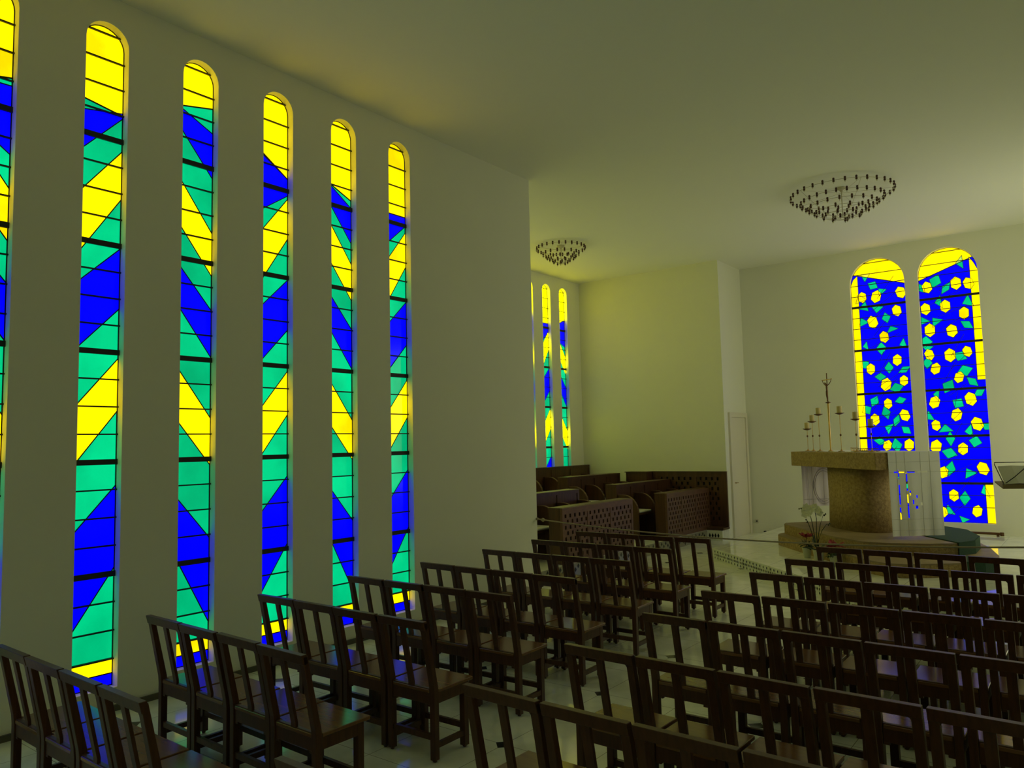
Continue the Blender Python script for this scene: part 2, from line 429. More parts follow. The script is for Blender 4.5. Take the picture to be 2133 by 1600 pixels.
# image points (x, y) on the photographed altar windows turned into positions on the wall plane
CAMP = Vector((5.945, 0, 1.8997))
def on_plane(px, py, Y):
    d = fw+r2*((px-1066.5)/1580.05)-u2*((py-800)/1580.05)
    t = Y/d.y; q = CAMP+d*t; return q.x, q.z
def altar_window(idx, ypts, gpts, side, lab):
    s0, s1, z0, zt = al_wins[idx]; W = s1-s0
    sh = []
    conv = lambda pt: on_plane(pt[0], pt[1], Y2+GD)
    lo_, hi_ = (0.0, 1.0)
    for j, g in enumerate(gpts):
        x, z = conv(g); rr = random.uniform(0, PI)
        w_ = random.uniform(.10, .15); h_ = random.uniform(.06, .11)
        pts = [((a-s0)/W, e) for a, e in blob(x, z, w_, h_, rr, random.choice((3, 4, 4)))]
        sh.append(('green', pts))
    for g in ypts:
        x, z = conv(g); rr = random.uniform(-.35, .35)
        sz = random.uniform(.85, 1.1)
        pts = [((a-s0)/W, e) for a, e in blob(x, z, .090*sz, .120*sz, rr, 6)]
        sh.append(('yellow', pts))
    # yellow border strip
    k = .135
    if side == 'left': sh.append(('yellow', [(0, .36), (k, .36), (k, 5.02), (0.05, 4.95), (0, 4.83)])); tp = (5.06, 4.76)
    else:
        sh.append(('yellow', [(1-k, 2.87), (1, 2.87), (1, 4.82), (1-k*.5, 4.97), (1-k, 5.08)]))
        sh.append(('yellow', [(1-k, .36), (1, .36), (1, 1.04), (1-k, 1.04)])); tp = (4.76, 5.10)
    # leading that divides the blue ground
    ex = []
    rnd = random.Random(idx+3)
    z = .45
    while z < 4.7:
        a = rnd.uniform(.15, .5); e = rnd.uniform(.5, .85)
        ex.append(((a, z), (e, z+rnd.uniform(.15, .4)))); z += .24
    ymn = tp
    ob = make_window('window_%d' % (19+idx), Pa, (s0, s1, z0, zt), ymn, sh, lab, [4.40, 3.565, 2.73, 1.89, 1.05], ex, 'blue')
    return ob
o6 = lambda l: [(1740+a/5, 500+c/5) for a, c in l]
o7 = lambda l: [(1740+a/5, 800+c/5) for a, c in l]
y1 = o6([(280, 600), (425, 590), (680, 545), (640, 735), (390, 855), (510, 1010), (645, 1250), (370, 1345), (530, 1505), (715, 1465)])+o7([(550, 205), (415, 370), (725, 325), (545, 640), (770, 635), (480, 860), (700, 900), (560, 1100), (760, 1180), (480, 1300), (650, 1380)])
g1 = o6([(310, 385), (390, 475), (480, 535), (260, 620), (435, 715), (300, 700), (530, 810), (290, 860), (590, 930), (320, 1105), (480, 1130), (710, 1080), (310, 1300), (560, 1330), (470, 1425), (720, 1350), (640, 1540)])+o7([(410, 180), (680, 170), (330, 270), (530, 300), (640, 380), (560, 460), (740, 480), (470, 600), (640, 640), (420, 800), (620, 980), (760, 1060), (500, 1200)])
y2 = o6([(955, 495), (1255, 450), (1385, 450), (940, 720), (1145, 690), (1340, 760), (985, 940), (1215, 945), (980, 1195), (1195, 1200), (1375, 1160), (1045, 1340), (1290, 1430)])+o7([(1035, 190), (1410, 155), (1265, 320), (1050, 430), (1480, 415), (1050, 650), (1330, 675), (1540, 880), (1125, 920), (1235, 1160), (1480, 1325), (1125, 1330)])
g2 = o6([(885, 500), (1040, 430), (1150, 500), (1300, 235), (1080, 645), (1380, 640), (910, 840), (1050, 850), (1370, 880), (940, 1060), (960, 1125), (960, 1280), (1300, 1210), (1350, 1360), (1430, 1475), (1180, 1525)])+o7([(1060, 110), (1500, 90), (1280, 200), (980, 340), (1150, 470), (1400, 490), (1580, 440), (1200, 570), (1460, 600), (1190, 720), (1200, 880), (1400, 930), (1560, 1120), (1350, 1190), (1190, 1320), (1340, 1410)])
altar_window(0, y1, g1, 'left', 'left of the two wide blue and yellow arched windows behind the altar')
altar_window(1, y2, g2, 'right', 'right of the two wide blue and yellow arched windows behind the altar')

# ------------------------------------------------------------------ chairs
CW = 0.204
def build_chair(name, label, group):
    t = thing(name, label, 'chair', (0, 0, 0), 0, group)
    def lg(sx, rear):
        b = MB(); xo = sx*CW; xi = sx*(CW-.041); xs = sorted((xo, xi))
        if rear:
            def sec(y0, y1, z, ins=0): return [(xs[0], y0, z), (xs[1], y0, z), (xs[1], y1, z), (xs[0], y1, z)]
            b.loft([sec(0, .042, 0.012), sec(0, .042, .40), sec(-.004, .036, .45), sec(-.082, -.050, .84)])
            cx = (xs[0]+xs[1])/2; b.lathe([(.012, 0), (.014, .006), (.012, .012)], (cx, .021, 0), 10)
        else:
            xo = sx*(CW-.006); xi = sx*(CW-.05); xs = sorted((xo, xi))
            b.box(xs[0], xs[1], .283, .325, .012, .404)
            cx = (xs[0]+xs[1])/2; b.lathe([(.012, 0), (.014, .006), (.012, .012)], (cx, .304, 0), 10)
        return b.obj('leg', 'wood', t, bevel=.0025)
    for sx in (-1, 1): lg(sx, True); lg(sx, False)
    b = MB()      # seat with a notch behind each post
    x = CW-.002; b.prism([(-x, .045), (-x+.046, .045), (-x+.046, .002), (x-.046, .002), (x-.046, .045), (x, .045), (x, .367), (-x, .367)], .404, .425)
    b.obj('seat', 'seatwood', t, bevel=.003)
    b = MB()
    def raked(z): return -(z-.45)/.39*.082 - .004 if z > .45 else -.004
    y = raked(.798); y2_ = raked(.85)
    sec = [(y-.001, .798), (y+.032, .798), (y2_+.032, .85), (y2_-.004, .85)]
    b.loft([[(-CW, a, z) for a, z in sec], [(CW, a, z) for a, z in sec]])
    for sx in (-1, 1):   # small curved brackets in the corners
        xx = sx*(CW-.041)
        b.loft([[(xx, y+.004, .798), (xx-sx*.012, y+.004, .798), (xx-sx*.005, y+.005, .793), (xx, y+.006, .784)],
                [(xx, y+.026, .798), (xx-sx*.012, y+.026, .798), (xx-sx*.005, y+.027, .793), (xx, y+.028, .784)]])
    b.obj('top_rail', 'wood', t, bevel=.002)
    b = MB()
    s2 = lambda z: [(-.0215, raked(z)+.008, z), (.0215, raked(z)+.008, z), (.0215, raked(z)+.026, z), (-.0215, raked(z)+.026, z)]
    b.loft([s2(.405), s2(.45), s2(.80)]); b.obj('back_slat', 'wood', t, bevel=.0015)
    b = MB(); xi = CW-.042
    b.box(-xi, xi, .008, .030, .335, .430)
    for sx in (-1, 1): b.prism([(sx*xi, .008), (sx*(xi-.03), .008), (sx*(xi-.03), .03), (sx*xi, .03)], .322, .336)
    b.obj('apron', 'wood', t, bevel=.002, label='rear apron below the slat')
    b = MB(); b.box(-xi, xi, .292, .314, .335, .404); b.obj('apron', 'wood', t)
    for sx in (-1, 1):
        b = MB(); xs = sorted((sx*(CW-.008), sx*(CW-.030)))
        b.box(xs[0], xs[1], .042, .283, .340, .404); b.obj('apron', 'wood', t)
        b = MB(); xs = sorted((sx*(CW-.012), sx*(CW-.034)))
        b.box(xs[0], xs[1], .042, .283, .075, .108); b.obj('stretcher', 'wood', t)
    b = MB(); b.box(-xi, xi, .010, .032, .125, .160); b.obj('stretcher', 'wood', t)
    b = MB(); b.box(-xi, xi, .292, .314, .115, .150); b.obj('stretcher', 'wood', t)
    return t

ROWS = {
 'L': [(0.965, 1.657, -.012), (0.942, 2.515, -.019), (0.954, 3.333, .011), (0.903, 4.224, .019), (0.918, 5.063, -.004), (0.862, 6.016, .013), (0.84, 6.887, .007), (0.853, 7.773, .016)],
 'R': [(3.63, 1.62, 0), (3.632, 2.592, -.019), (3.63, 3.394, -.019), (3.627, 4.265, -.008), (3.637, 5.114, .009), (3.652, 5.995, -.007), (3.663, 6.818, .004), (3.676, 7.709, .001)]}
rown = {'L': ['nearest', 'second nearest', 'third nearest', 'fourth nearest', 'fifth nearest', 'third farthest', 'second farthest', 'farthest'],
        'R': ['frame-bottom', 'nearest full', 'second full', 'third full', 'fourth full', 'third farthest', 'second farthest', 'farthest']}
cnt = {'L': [4]*8, 'R': [1, 4, 5, 5, 5, 5, 5, 4]}
first = None
rnd = random.Random(11)
for blk in 'LR':
    for ri, (x0, y0, an) in enumerate(ROWS[blk]):
        for k in range(cnt[blk][ri]):
            t_ = k*.427+CW
            xc = x0+t_*math.cos(an); yc = y0+.086+t_*math.sin(an)
            rz = an+rnd.uniform(-.008, .008)
            dy_ = rnd.uniform(-.006, .006)
            if blk == 'L':
                lab = 'dark wooden chair, left block, %s row, %s from the window wall' % (rown['L'][ri], ordn[k])
            elif ri == 0:
                lab = 'dark wooden chair whose top rail just enters the bottom edge of the photo'
            else:
                lab = 'dark wooden chair, right block, %s row, %s from the aisle' % (rown['R'][ri], ordn[k])
            if first is None:
                first = build_chair('wooden_chair', lab, 'wooden slat back chairs in rows'); o = first
                o.location = (xc, yc+dy_, 0); o.rotation_euler = (0, 0, rz)
            else: dup(first, (xc, yc+dy_, 0), rz, lab)

# ------------------------------------------------------------------ choir stalls
def lattice(b, x, y0, y1, z0, z1, rows, per, axis='y', mi=0):
    """board with staggered slots; front face at x (axis y) or at y=x (axis x)"""
    rh = (z1-z0)/rows; hh = rh*.66; L_ = (y1-y0)/per; hw = L_*.34
    def bx(a, e, za, zb):
        if e-a < 1e-4: return
        if axis == 'y': b.box(x-.02, x, a, e, za, zb, mi)
        else: b.box(a, e, x, x+.02, za, zb, mi)
    for r_ in range(rows):
        za = z0+r_*rh; bx(y0, y1, za, za+rh-hh)
        cur = y0; off = L_*(.30 if r_ % 2 else .75)
        for k in range(per):
            c = y0+k*L_+off
            a = c-hw/2; e = min(c+hw/2, y1)
            if a >= y1: break
            bx(cur, a, za+rh-hh, za+rh); cur = e
        bx(cur, y1, za+rh-hh, za+rh)
def front_desk(y0, y1, z1, label):
    t = thing('prayer_desk', label, 'prayer desk', (-.25, y0, 0), 0, 'front prayer desks of the choir stalls')
    def O(b, n, m, **k): 
        o = b.obj(n, m, None, **k); o.parent = t; o.location = (.25, -y0, 0); return o
    z0 = PZ+.01; X = -.25
    n = 3; g = .05; w_ = (y1-y0-g*(n+1))/n
    b = MB(); b.box(X-.04, X, y0, y1, z1-.09, z1); b.box(X-.04, X, y0, y1, z0, z0+.05)
    for k in range(n+1):
        a = y0+k*(w_+g); b.box(X-.04, X, a, a+g, z0+.05, z1-.09)
    O(b, 'frame', 'stall2')
    for k in range(n):
        a = y0+g+k*(w_+g); b = MB(); lattice(b, X-.006, a, a+w_, z0+.05, z1-.09, 8, 5); O(b, 'lattice_panel', 'stall2')
    b = MB(); b.box(X-.048, X-.042, y0+.02, y1-.02, z0+.02, z1-.02); O(b, 'slot_shade_board', 'slotshade')
    for yy in (y0, y1-.03):
        b = MB(); b.box(X-.24, X-.042, yy, yy+.03, z0, z1-.012); O(b, 'side_panel', 'stall')
    b = MB(); b.box(X-.26, X-.041, y0, y1, z1-.012, z1+.004); O(b, 'top_shelf', 'stall')
front_desk(9.13, 11.20, .98, 'walnut desk with lattice front beside the wall corner, left of two')
front_desk(12.45, Y1-.02, .98, 'walnut desk with lattice front by the far wall, right of two')

def stall_row(X, y0, y1, zf, zt, divs, ddz, label, npan):
    """back box with front face at X, seats and curved dividers on its +x side"""
    t = thing('choir_stall', label, 'choir stall', (X, y0, 0), 0, 'walnut choir stall rows')
    def O(b, n, m, **k):
        o = b.obj(n, m, None, **k); o.parent = t; o.location = (-X, -y0, 0); return o
    back = .22 if X > -2.9 else .12
    b = MB(); b.box(X-.02, X-.004, y0, y1, zf, zt-.02); O(b, 'back_panel', 'stall')
    b = MB(); n = npan; g = .05; w_ = (y1-y0-g*(n+1))/n
    for k in range(n+1):
        a = y0+k*(w_+g); b.box(X-.004, X+.008, a, a+g, zf+.42, zt-.06)
    b.box(X-.004, X+.008, y0, y1, zt-.06, zt-.02)
    O(b, 'back_frame', 'stall')
    b = MB(); b.box(X-back, X+.014, y0, y1, zt-.02, zt); O(b, 'top_shelf', 'stall', bevel=.003)
    for yy in (y0, y1-.025):
        b = MB(); b.box(X-back, X-.021, yy, yy+.025, zf, zt-.021); O(b, 'side_panel', 'stall')
    dz = ddz
    for yy in divs:
        b = MB(); prof = [(X+.009, zf), (X+.009, dz)]
        R_ = .30; 
        prof.append((X+.12, dz))
        for k in range(1, 9):
            a = PI/2*k/8; prof.append((X+.12+R_*math.sin(a), dz-R_*1.05*(1-math.cos(a))))
        prof += [(X+.42, zf)]
        b.loft([[(p, yy-.018, z) for p, z in prof], [(p, yy+.018, z) for p, z in prof]])
        dv = O(b, 'divider', 'stall')
        b = MB()
        cp = prof[1:-1]
        for i in range(len(cp)-1):
            (p, z), (q, zz) = cp[i], cp[i+1]
            b.loft([[(p, yy-.024, z), (p, yy+.024, z), (p, yy+.024, z+.012), (p, yy-.024, z+.012)],
                    [(q, yy-.024, zz), (q, yy+.024, zz), (q+.006, yy+.024, zz+.012), (q+.006, yy-.024, zz+.012)]])
        b.obj('divider_cap', 'stall2', dv)
    ys = sorted(set([y0]+list(divs)+[y1]))
    for a, e in zip(ys[:-1], ys[1:]):
        if e-a < .25: continue
        b = MB(); b.box(X+.012, X+.38, a+.028, e-.028, zf+.42, zf+.45); sb = O(b, 'seat_board', 'stall')
        b = MB(); b.box(X+.03, X+.37, a+.05, e-.05, zf+.452, zf+.49); b.obj('cushion', 'linen', sb, bevel=.012)
stall_row(-1.08, 9.0, 10.86, PZ+.012, 1.145, (9.62, 10.2, 10.83), .955, 'front walnut stall row left of the gap, beside the nave wall corner', 3)
stall_row(-1.08, 12.10, Y1-.02, PZ+.012, 1.145, (12.15, 12.79, 13.44, 14.12), .955, 'front walnut stall row right of the gap, by the far wall', 4)
stall_row(-2.0, 11.9, 13.86, .332, 1.285, (11.95, 12.54, 13.22, 13.83), 1.10, 'middle walnut stall row ending before the far wall', 4)
stall_row(-3.02, 8.6, Y1-.02, .482, 1.44, (11.95, 12.6, 13.3, 13.98), 1.238, 'rear walnut stall row under the narrow transept windows', 8)

t = thing('wall_panelling', 'walnut lattice panelling on the far choir wall, left of the white door', 'panelling', (-1.0, Y1, 0))
def O(b, n, m, **k):
    o = b.obj(n, m, None, **k); o.parent = t; o.location = (1.0, -Y1, 0); return o
b = MB(); ZB = .24; ZT = 1.29; Yf = Y1-.05
for a, e in ((-1.46, -1.36), (-.60, -.50), (-.03, .125)): b.box(a, e, Yf, Yf+.045, ZB, ZT)
b.box(-1.36, -.03, Yf+.001, Yf+.044, ZT-.10, ZT-.001); b.box(-1.36, -.03, Yf+.001, Yf+.044, ZB+.001, ZB+.08)
b.box(-1.46, .13, Yf-.012, Yf+.045, ZT, ZT+.012)
O(b, 'frame', 'stall')
for a, e in ((-1.36, -.60), (-.50, -.03)):
    b = MB(); lattice(b, Yf+.01, a, e, ZB+.08, ZT-.10, 9, 6 if a < -1 else 4, 'x'); O(b, 'lattice_panel', 'stall')
b = MB(); b.box(-1.35, -.04, Yf+.032, Yf+.044, ZB+.05, ZT-.05); O(b, 'slot_shade_board', 'slotshade')
b = MB(); b.box(-.20, .13, Yf-.28, Yf+.04, ZB-.045, ZB-.005); O(b, 'wooden_step', 'stall')
b = MB(); b.box(-1.95, -1.47, Y1-.30, Y1-.006, .34, 1.285); b.box(-1.97, -1.468, Y1-.32, Y1-.006, 1.285, 1.30)
tag(b.obj('cabinet', 'stall'), 'plain walnut end cabinet against the far choir wall', 'cabinet')

# ------------------------------------------------------------------ white door in the short return wall
dr = MB(); dr.box(X1+.002, X1+.022, 14.62, 15.36, .0, 2.36)
door = dr.obj('door_1', 'door'); structure(door); door['label'] = 'white flush door between the choir and the altar wall'
b = MB()
for a, e in ((14.52, 14.615), (15.365, 15.46)): b.box(X1+.001, X1+.04, a, e, 0, 2.46)
b.box(X1+.001, X1+.04, 14.615, 15.365, 2.365, 2.46)
b.obj('door_frame', 'door', door)
b = MB(); b.box(X1+.024, X1+.05, 14.68, 14.70, 1.05, 1.07); b.box(X1+.045, X1+.055, 14.68, 14.80, 1.052, 1.066); b.obj('door_handle', 'brass', door)
b = MB(); b.box(.205, .270, Y2-.012, Y2-.001, .205, .275); b.obj
o = b.obj('wall_socket', 'plastic'); tag(o, 'small white socket low on the altar wall beside the door', 'socket')
b = MB(); b.lathe([(.016, 0), (.016, .012), (.006, .02)], (0, 0, 0), 12); s_ = b.obj('socket_hole', 'black', o)
s_.rotation_euler = (PI/2, 0, 0); s_.location = (.2375, Y2-.012, .24)
b = MB(); b.lathe([(.028, 0), (.03, .05), (.022, .065)], (.44, 15.38, .0), 12)
tag(b.obj('door_stop', 'black', smooth=False), 'small black door stop on the floor at the foot of the altar wall', 'door stop')

# ------------------------------------------------------------------ altar steps, altar
U = Vector((.66167, -.74979, 0)); V = Vector((.74979, .66167, 0)); AC = Vector((2.9084, 12.6769, 0))
uvp = lambda u, v: (AC.x+U.x*u+V.x*v, AC.y+U.y*u+V.y*v)
def P3(u, v, z): p = uvp(u, v); return (p[0], p[1], z)
lowp = [(-.98, -.88), (-.82, -.98), (.4, -1.0), (2.0, -.99), (2.26, -.92), (2.40, -.72), (2.44, -.2), (2.42, .25), (2.33, .45), (2.02, .74), (1.4, 1.08), (.9, 1.3), (-.9, 1.3), (-1.25, .9), (-1.28, -.4)]
upp = [(-1.07, -.73), (-.93, -.82), (0, -.86), (.87, -.86), (1.45, -.76), (1.70, -.5), (1.86, -.08), (1.90, .27), (1.77, .58), (1.36, .93), (.62, 1.25), (-.8, 1.2), (-1.1, .8), (-1.15, -.3)]
t = thing('altar_steps', 'two broad rounded ochre stone steps under the altar', 'steps', (AC.x, AC.y, PZ))
def child(b, n, m, **k):
    o = b.obj(n, m, None, **k); o.parent = t; o.location = (-AC.x, -AC.y, -PZ); return o
ZL, ZU = .34, .50
b = MB(); b.prism([uvp(*p) for p in lowp], PZ+.001, ZL-.02, 0); b.prism([uvp(*p) for p in lowp], ZL-.02, ZL, 1); child(b, 'lower_step', ['stone', 'tread'])
b = MB(); b.prism([uvp(*p) for p in upp], ZL+.001, ZU-.02, 0); b.prism([uvp(*p) for p in upp], ZU-.02, ZU, 1); child(b, 'upper_step', ['stone', 'tread'])

# green rug draped over the steps
def offs(poly, c, k): return [(c[0]+(x-c[0])*k, c[1]+(y-c[1])*k) for x, y in poly]
b = MB()
top = [(-.25, .36), (.52, .36), (.70, .31), (.83, .32), (1.905, .275), (1.915, .30), (1.785, .59), (1.37, .945), (.625, 1.268), (-.25, 1.225)]
b.prism([uvp(*p) for p in top], ZU+.001, ZU+.012)
edge = [(1.905, .275), (1.775, .585), (1.365, .94), (.625, 1.263), (.1, 1.24)]
def skirt(b, edge, z0, z1, th=.010):
    for i in range(len(edge)-1):
        p, q = Vector(edge[i]), Vector(edge[i+1]); d = (q-p).normalized(); n = Vector((d.y, -d.x))
        if n.dot((p+q)/2) < 0: n = -n
        pl = [p+n*.003, q+n*.003, q+n*(th+.003), p+n*(th+.003)]
        b.prism([uvp(*x) for x in pl], z0, z1)
skirt(b, edge, ZL+.003, ZU+.012)
lowt = [(1.90, .00), (2.44, .0), (2.425, .25), (2.335, .455), (2.20, .58), (1.93, .30)]
b.prism([uvp(*p) for p in lowt], ZL+.001, ZL+.012)
skirt(b, [(2.437, 0), (2.42, .25), (2.33, .455), (2.20, .58)], PZ+.003, ZL+.012)
tag(b.obj('green_rug', 'rug'), 'dark green rug draped over the right end of the stone altar steps', 'rug')

ZA0, ZA1 = 1.445, 1.683
t = thing('altar', 'massive ochre stone altar table on a single rounded pedestal', 'altar', (AC.x, AC.y, ZU))
def child2(b, n, m, **k):
    o = b.obj(n, m, None, **k); o.parent = t; o.location = (-AC.x, -AC.y, -ZU); return o
b = MB(); hl = 1.35; hv = .46
b.prism([uvp(-hl, -hv), uvp(hl, -hv), uvp(hl, hv), uvp(-hl, hv)], ZA0, ZA1); child2(b, 'table_slab', 'stone', bevel=.006)
def ped(a, c, n, du=0):
    out = []
    for k in range(48):
        th = 2*PI*k/48; cs, sn = math.cos(th), math.sin(th)
        out.append(uvp(du+a*abs(cs)**(2/n)*(1 if cs > 0 else -1), c*abs(sn)**(2/n)*(1 if sn > 0 else -1)))
    return out
b = MB(); b.loft([[(x, y, z) for x, y in ped(a, c, 2.5)] for a, c, z in ((.64, .345, ZU+.001), (.615, .335, .9), (.62, .34, ZA0-.001))])
child2(b, 'pedestal', 'stone', smooth=True)

# altar cloth: strip along the table top, hanging at both ends, with openwork slots at the near end
t = thing('altar_cloth', 'white linen cloth over the altar hanging at its near end with openwork border', 'cloth', (AC.x, AC.y, ZA1))
def child3(b, n, m, **k):
    o = b.obj(n, m, None, **k); o.parent = t; o.location = (-AC.x, -AC.y, -ZA1); return o
va, vb = -.285, .455
b = MB(); b.prism([uvp(-hl-.012, va), uvp(hl+.012, va), uvp(hl+.012, vb), uvp(-hl-.012, vb)], ZA1+.001, ZA1+.006); child3(b, 'top_cloth', 'linen')
b = MB()
zb = .54; zt_ = ZA1+.006
def wav(v, z): return .012+.006*math.sin(v*17+1)*(zt_-z)+.002*math.sin(v*41)*(zt_-z)
vs = [va+(vb-va)*k/40 for k in range(41)]
zs_ = [zt_-(zt_-zb)*k/56 for k in range(57)]
def slot(f, g):      # f across 0..1, g down 0..1
    S = []
    if .10 < f < .30 and .232 < g < .250: return True
    if .36 < f < .50 and .232 < g < .250: return True
    if .55 < f < .74 and .225 < g < .243: return True
    if .17 < f < .20 and (.21 < g < .33 or .39 < g < .62 or .66 < g < .80): return True
    if .32 < f < .352 and (.25 < g < .47 or .50 < g < .78): return True
    if .20 < f < .62 and .795 < g < .812 and int(f*40) % 4: return True
    for (a, c) in ((.39, .49), (.52, .53), (.43, .60), (.60, .62), (.50, .66)):
        if abs(f-a) < .014 and abs(g-c) < .02: return True
    return False
idx = {}
for i, v_ in enumerate(vs):
    for j, z in enumerate(zs_):
        idx[(i, j)] = len(b.v); b.v.append(P3(hl+wav(v_, z), v_, z))
for i in range(40):
    for j in range(56):
        if slot((i+.5)/40, (j+.5)/56): continue
        b.f.append((idx[(i, j)], idx[(i+1, j)], idx[(i+1, j+1)], idx[(i, j+1)])); b.m.append(0)
cl = child3(b, 'near_drop', 'linen', label='hanging drop with fold creases and small openwork slots')
md = cl.modifiers.new('thickness', 'SOLIDIFY'); md.thickness = .003
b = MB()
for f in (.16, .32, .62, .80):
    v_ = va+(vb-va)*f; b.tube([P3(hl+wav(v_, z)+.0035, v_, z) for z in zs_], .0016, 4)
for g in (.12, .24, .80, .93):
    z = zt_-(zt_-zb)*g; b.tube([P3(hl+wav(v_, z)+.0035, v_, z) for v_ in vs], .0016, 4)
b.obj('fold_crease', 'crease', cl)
b = MB()
for i in range(40):
    for j in range(0, 1):
        a, e = vs[i], vs[i+1]; za, zc = zt_, .74
        b.add([P3(-hl-.012-.004*math.sin(a*30), a, za), P3(-hl-.012-.004*math.sin(e*30), e, za), P3(-hl-.012-.01*math.sin(e*30), e, zc), P3(-hl-.012-.01*math.sin(a*30), a, zc)], [(0, 1, 2, 3)])
fd = child3(b, 'far_drop', 'sheer', label='pinkish drop at the far end with a stitched oval motif')
md = fd.modifiers.new('thickness', 'SOLIDIFY'); md.thickness = .003
b = MB()
oc = (.10, 1.08)
for rr in (.30, .26):
    b.tube([P3(-hl+.0, oc[0]+rr*.62*math.cos(a*PI/12), oc[1]+rr*math.sin(a*PI/12)) for a in range(24)], .004, 5, closed=True)
b.tube([P3(-hl, va+.01, .86), P3(-hl, vb-.01, .86)], .003, 5)
b.tube([P3(-hl, va+.1, 1.6), P3(-hl, va+.11, .75)], .003, 5)
b.obj('stitched_motif', 'thread', fd)

# candlesticks, candles and crucifix on the altar
sticks = [(-1.13, 2.18, 'short', 'left'), (-.93, 2.30, 'medium', 'left'), (-.69, 2.41, 'tall', 'left'),
          (.02, 2.40, 'tall', 'right'), (.49, 2.29, 'medium', 'right'), (.91, 2.17, 'short', 'right')]
for uu, zt, ht, sd in sticks:
    p = uvp(uu, -.25); zb_ = ZA1+.007 
    hc = zt-.118-zb_
    t = thing('candlestick', '%s slender brass candlestick on the altar, %s of the crucifix' % (ht, sd), 'candlestick', (p[0], p[1], zb_), 0, 'brass altar candlesticks')
    b = MB(); b.lathe([(.050, 0), (.050, .006), (.02, .012), (.010, .03), (.004, .04)], n=20); b.obj('base', 'brass', t, smooth=True)
    b = MB(); b.lathe([(.0042, .03), (.0042, hc-.012)], n=8); b.obj('stem', 'brass', t)
    b = MB(); b.lathe([(.004, .235), (.013, .245), (.015, .255), (.013, .265), (.004, .275)], n=12); b.obj('knop', 'bronze', t, smooth=True)
    b = MB(); b.lathe([(.006, hc-.02), (.03, hc-.014), (.068, hc+.003), (.072, hc+.010), (.062, hc+.006), (.02, hc-.004), (.0, hc-.004)], n=24); b.obj('drip_pan', 'bronze', t, smooth=True)
    t2 = thing('candle', 'thick cream candle on the %s brass candlestick %s of the crucifix' % (ht, sd), 'candle', (p[0], p[1], zb_+hc-.003), 0, 'cream altar candles')
    b = MB(); b.lathe([(.038, 0), (.038, .112), (.034, .116), (.012, .110), (0, .109)], n=20); b.obj('wax_body', 'wax', t2)
    b = MB(); b.lathe([(.0018, .108), (.0018, .124)], n=6); b.obj('wick', 'black', t2)

p = uvp(-.33, -.25); zb_ = ZA1+.007
t = thing('crucifix', 'tall slender brass standing crucifix with thin bronze figure on the altar', 'crucifix', (p[0], p[1], zb_), math.atan2(U.y, U.x)+.55)
b = MB(); b.lathe([(.04, 0), (.04, .008), (.014, .02), (.010, .05), (.013, .35), (.016, .76), (.016, .775)], n=14); b.obj('stand', 'brass', t, smooth=True)
b = MB(); b.lathe([(.014, .772), (.040, .778), (.040, .786), (.012, .80)], n=18); b.obj('collar', 'bronze', t)
b = MB(); b.box(-.006, .006, -.004, .004, .79, 1.26); cr = b.obj('upright', 'bronze', t)
b = MB(); b.box(-.088, .088, -.006, .006, 1.145, 1.158); cb = b.obj('cross_bar', 'brass', t); cb.rotation_euler = (0, -.09, 0); cb.location = (.1, 0, 0.003)
cb.location = (1.15*math.sin(.09), 0, 1.15*(1-math.cos(.09)))
# the figure: one continuous skinned body
def skin_figure():
    vs = [(0, -.014, .98), (0, -.016, 1.03), (0, -.014, 1.06), (0, -.014, 1.075),      # pelvis, chest, neck base, neck
          (-.022, -.022, 1.092), (-.026, -.024, 1.112),                                 # bowed head
          (-.03, -.012, 1.068), (-.062, -.010, 1.105), (-.076, -.010, 1.15),              # left arm
          (.03, -.012, 1.068), (.066, -.010, 1.11), (.082, -.010, 1.16),                 # right arm
          (-.009, -.018, .96), (-.006, -.024, .90), (-.003, -.014, .83), (-.002, -.026, .805),
          (.009, -.018, .96), (.008, -.026, .90), (.004, -.016, .83), (.003, -.028, .803)]
    es = [(0, 1), (1, 2), (2, 3), (3, 4), (4, 5), (2, 6), (6, 7), (7, 8), (2, 9), (9, 10), (10, 11), (0, 12), (12, 13), (13, 14), (14, 15), (0, 16), (16, 17), (17, 18), (18, 19)]
    rr = [.012, .016, .012, .007, .013, .009, .008, .0055, .004, .008, .0055, .004, .009, .008, .005, .005, .009, .008, .005, .005]
    me = bpy.data.meshes.new('corpus'); me.from_pydata(vs, es, [])
    o = bpy.data.objects.new('corpus', me); C.objects.link(o); o.parent = t
    md = o.modifiers.new('skin', 'SKIN')
    for v_, r_ in zip(me.skin_vertices[0].data, rr): v_.radius = (r_, r_)
    me.skin_vertices[0].data[0].use_root = True
    o.modifiers.new('sub', 'SUBSURF').levels = 1
    me.materials.append(M['bronze']); return o
skin_figure()

# missal stand: gold openwork strips
p = uvp(.16, -.03)
t = thing('missal_stand', 'low gilt openwork book stand on the altar right of the crucifix', 'book stand', (p[0], p[1], ZA1+.007), math.atan2(U.y, U.x))
def openwork(b, L_, h_, f):
    n = int(L_/h_*1.0)
    b.tube([f(0, .004), f(L_, .004)], .004, 6); b.tube([f(0, h_), f(L_, h_)], .004, 6)
    for k in range(n):
        c = (k+.5)*L_/n; r_ = h_*.40
        b.tube([f(c+r_*math.cos(a*PI/6), h_/2+r_*math.sin(a*PI/6)) for a in range(12)], .003, 5, closed=True)
b = MB(); openwork(b, .30, .055, lambda x, z: (-.05+x*.9, -.12-x*.10, z)); b.obj('front_fret', 'brass', t)
b = MB(); openwork(b, .42, .045, lambda x, z: (.22+x, -.15+x*.2, z)); b.obj('side_fret', 'bronze', t)
b = MB(); b.box(-.04, .40, -.10, .10, .0, .014); b.obj('tray', 'bronze', t)

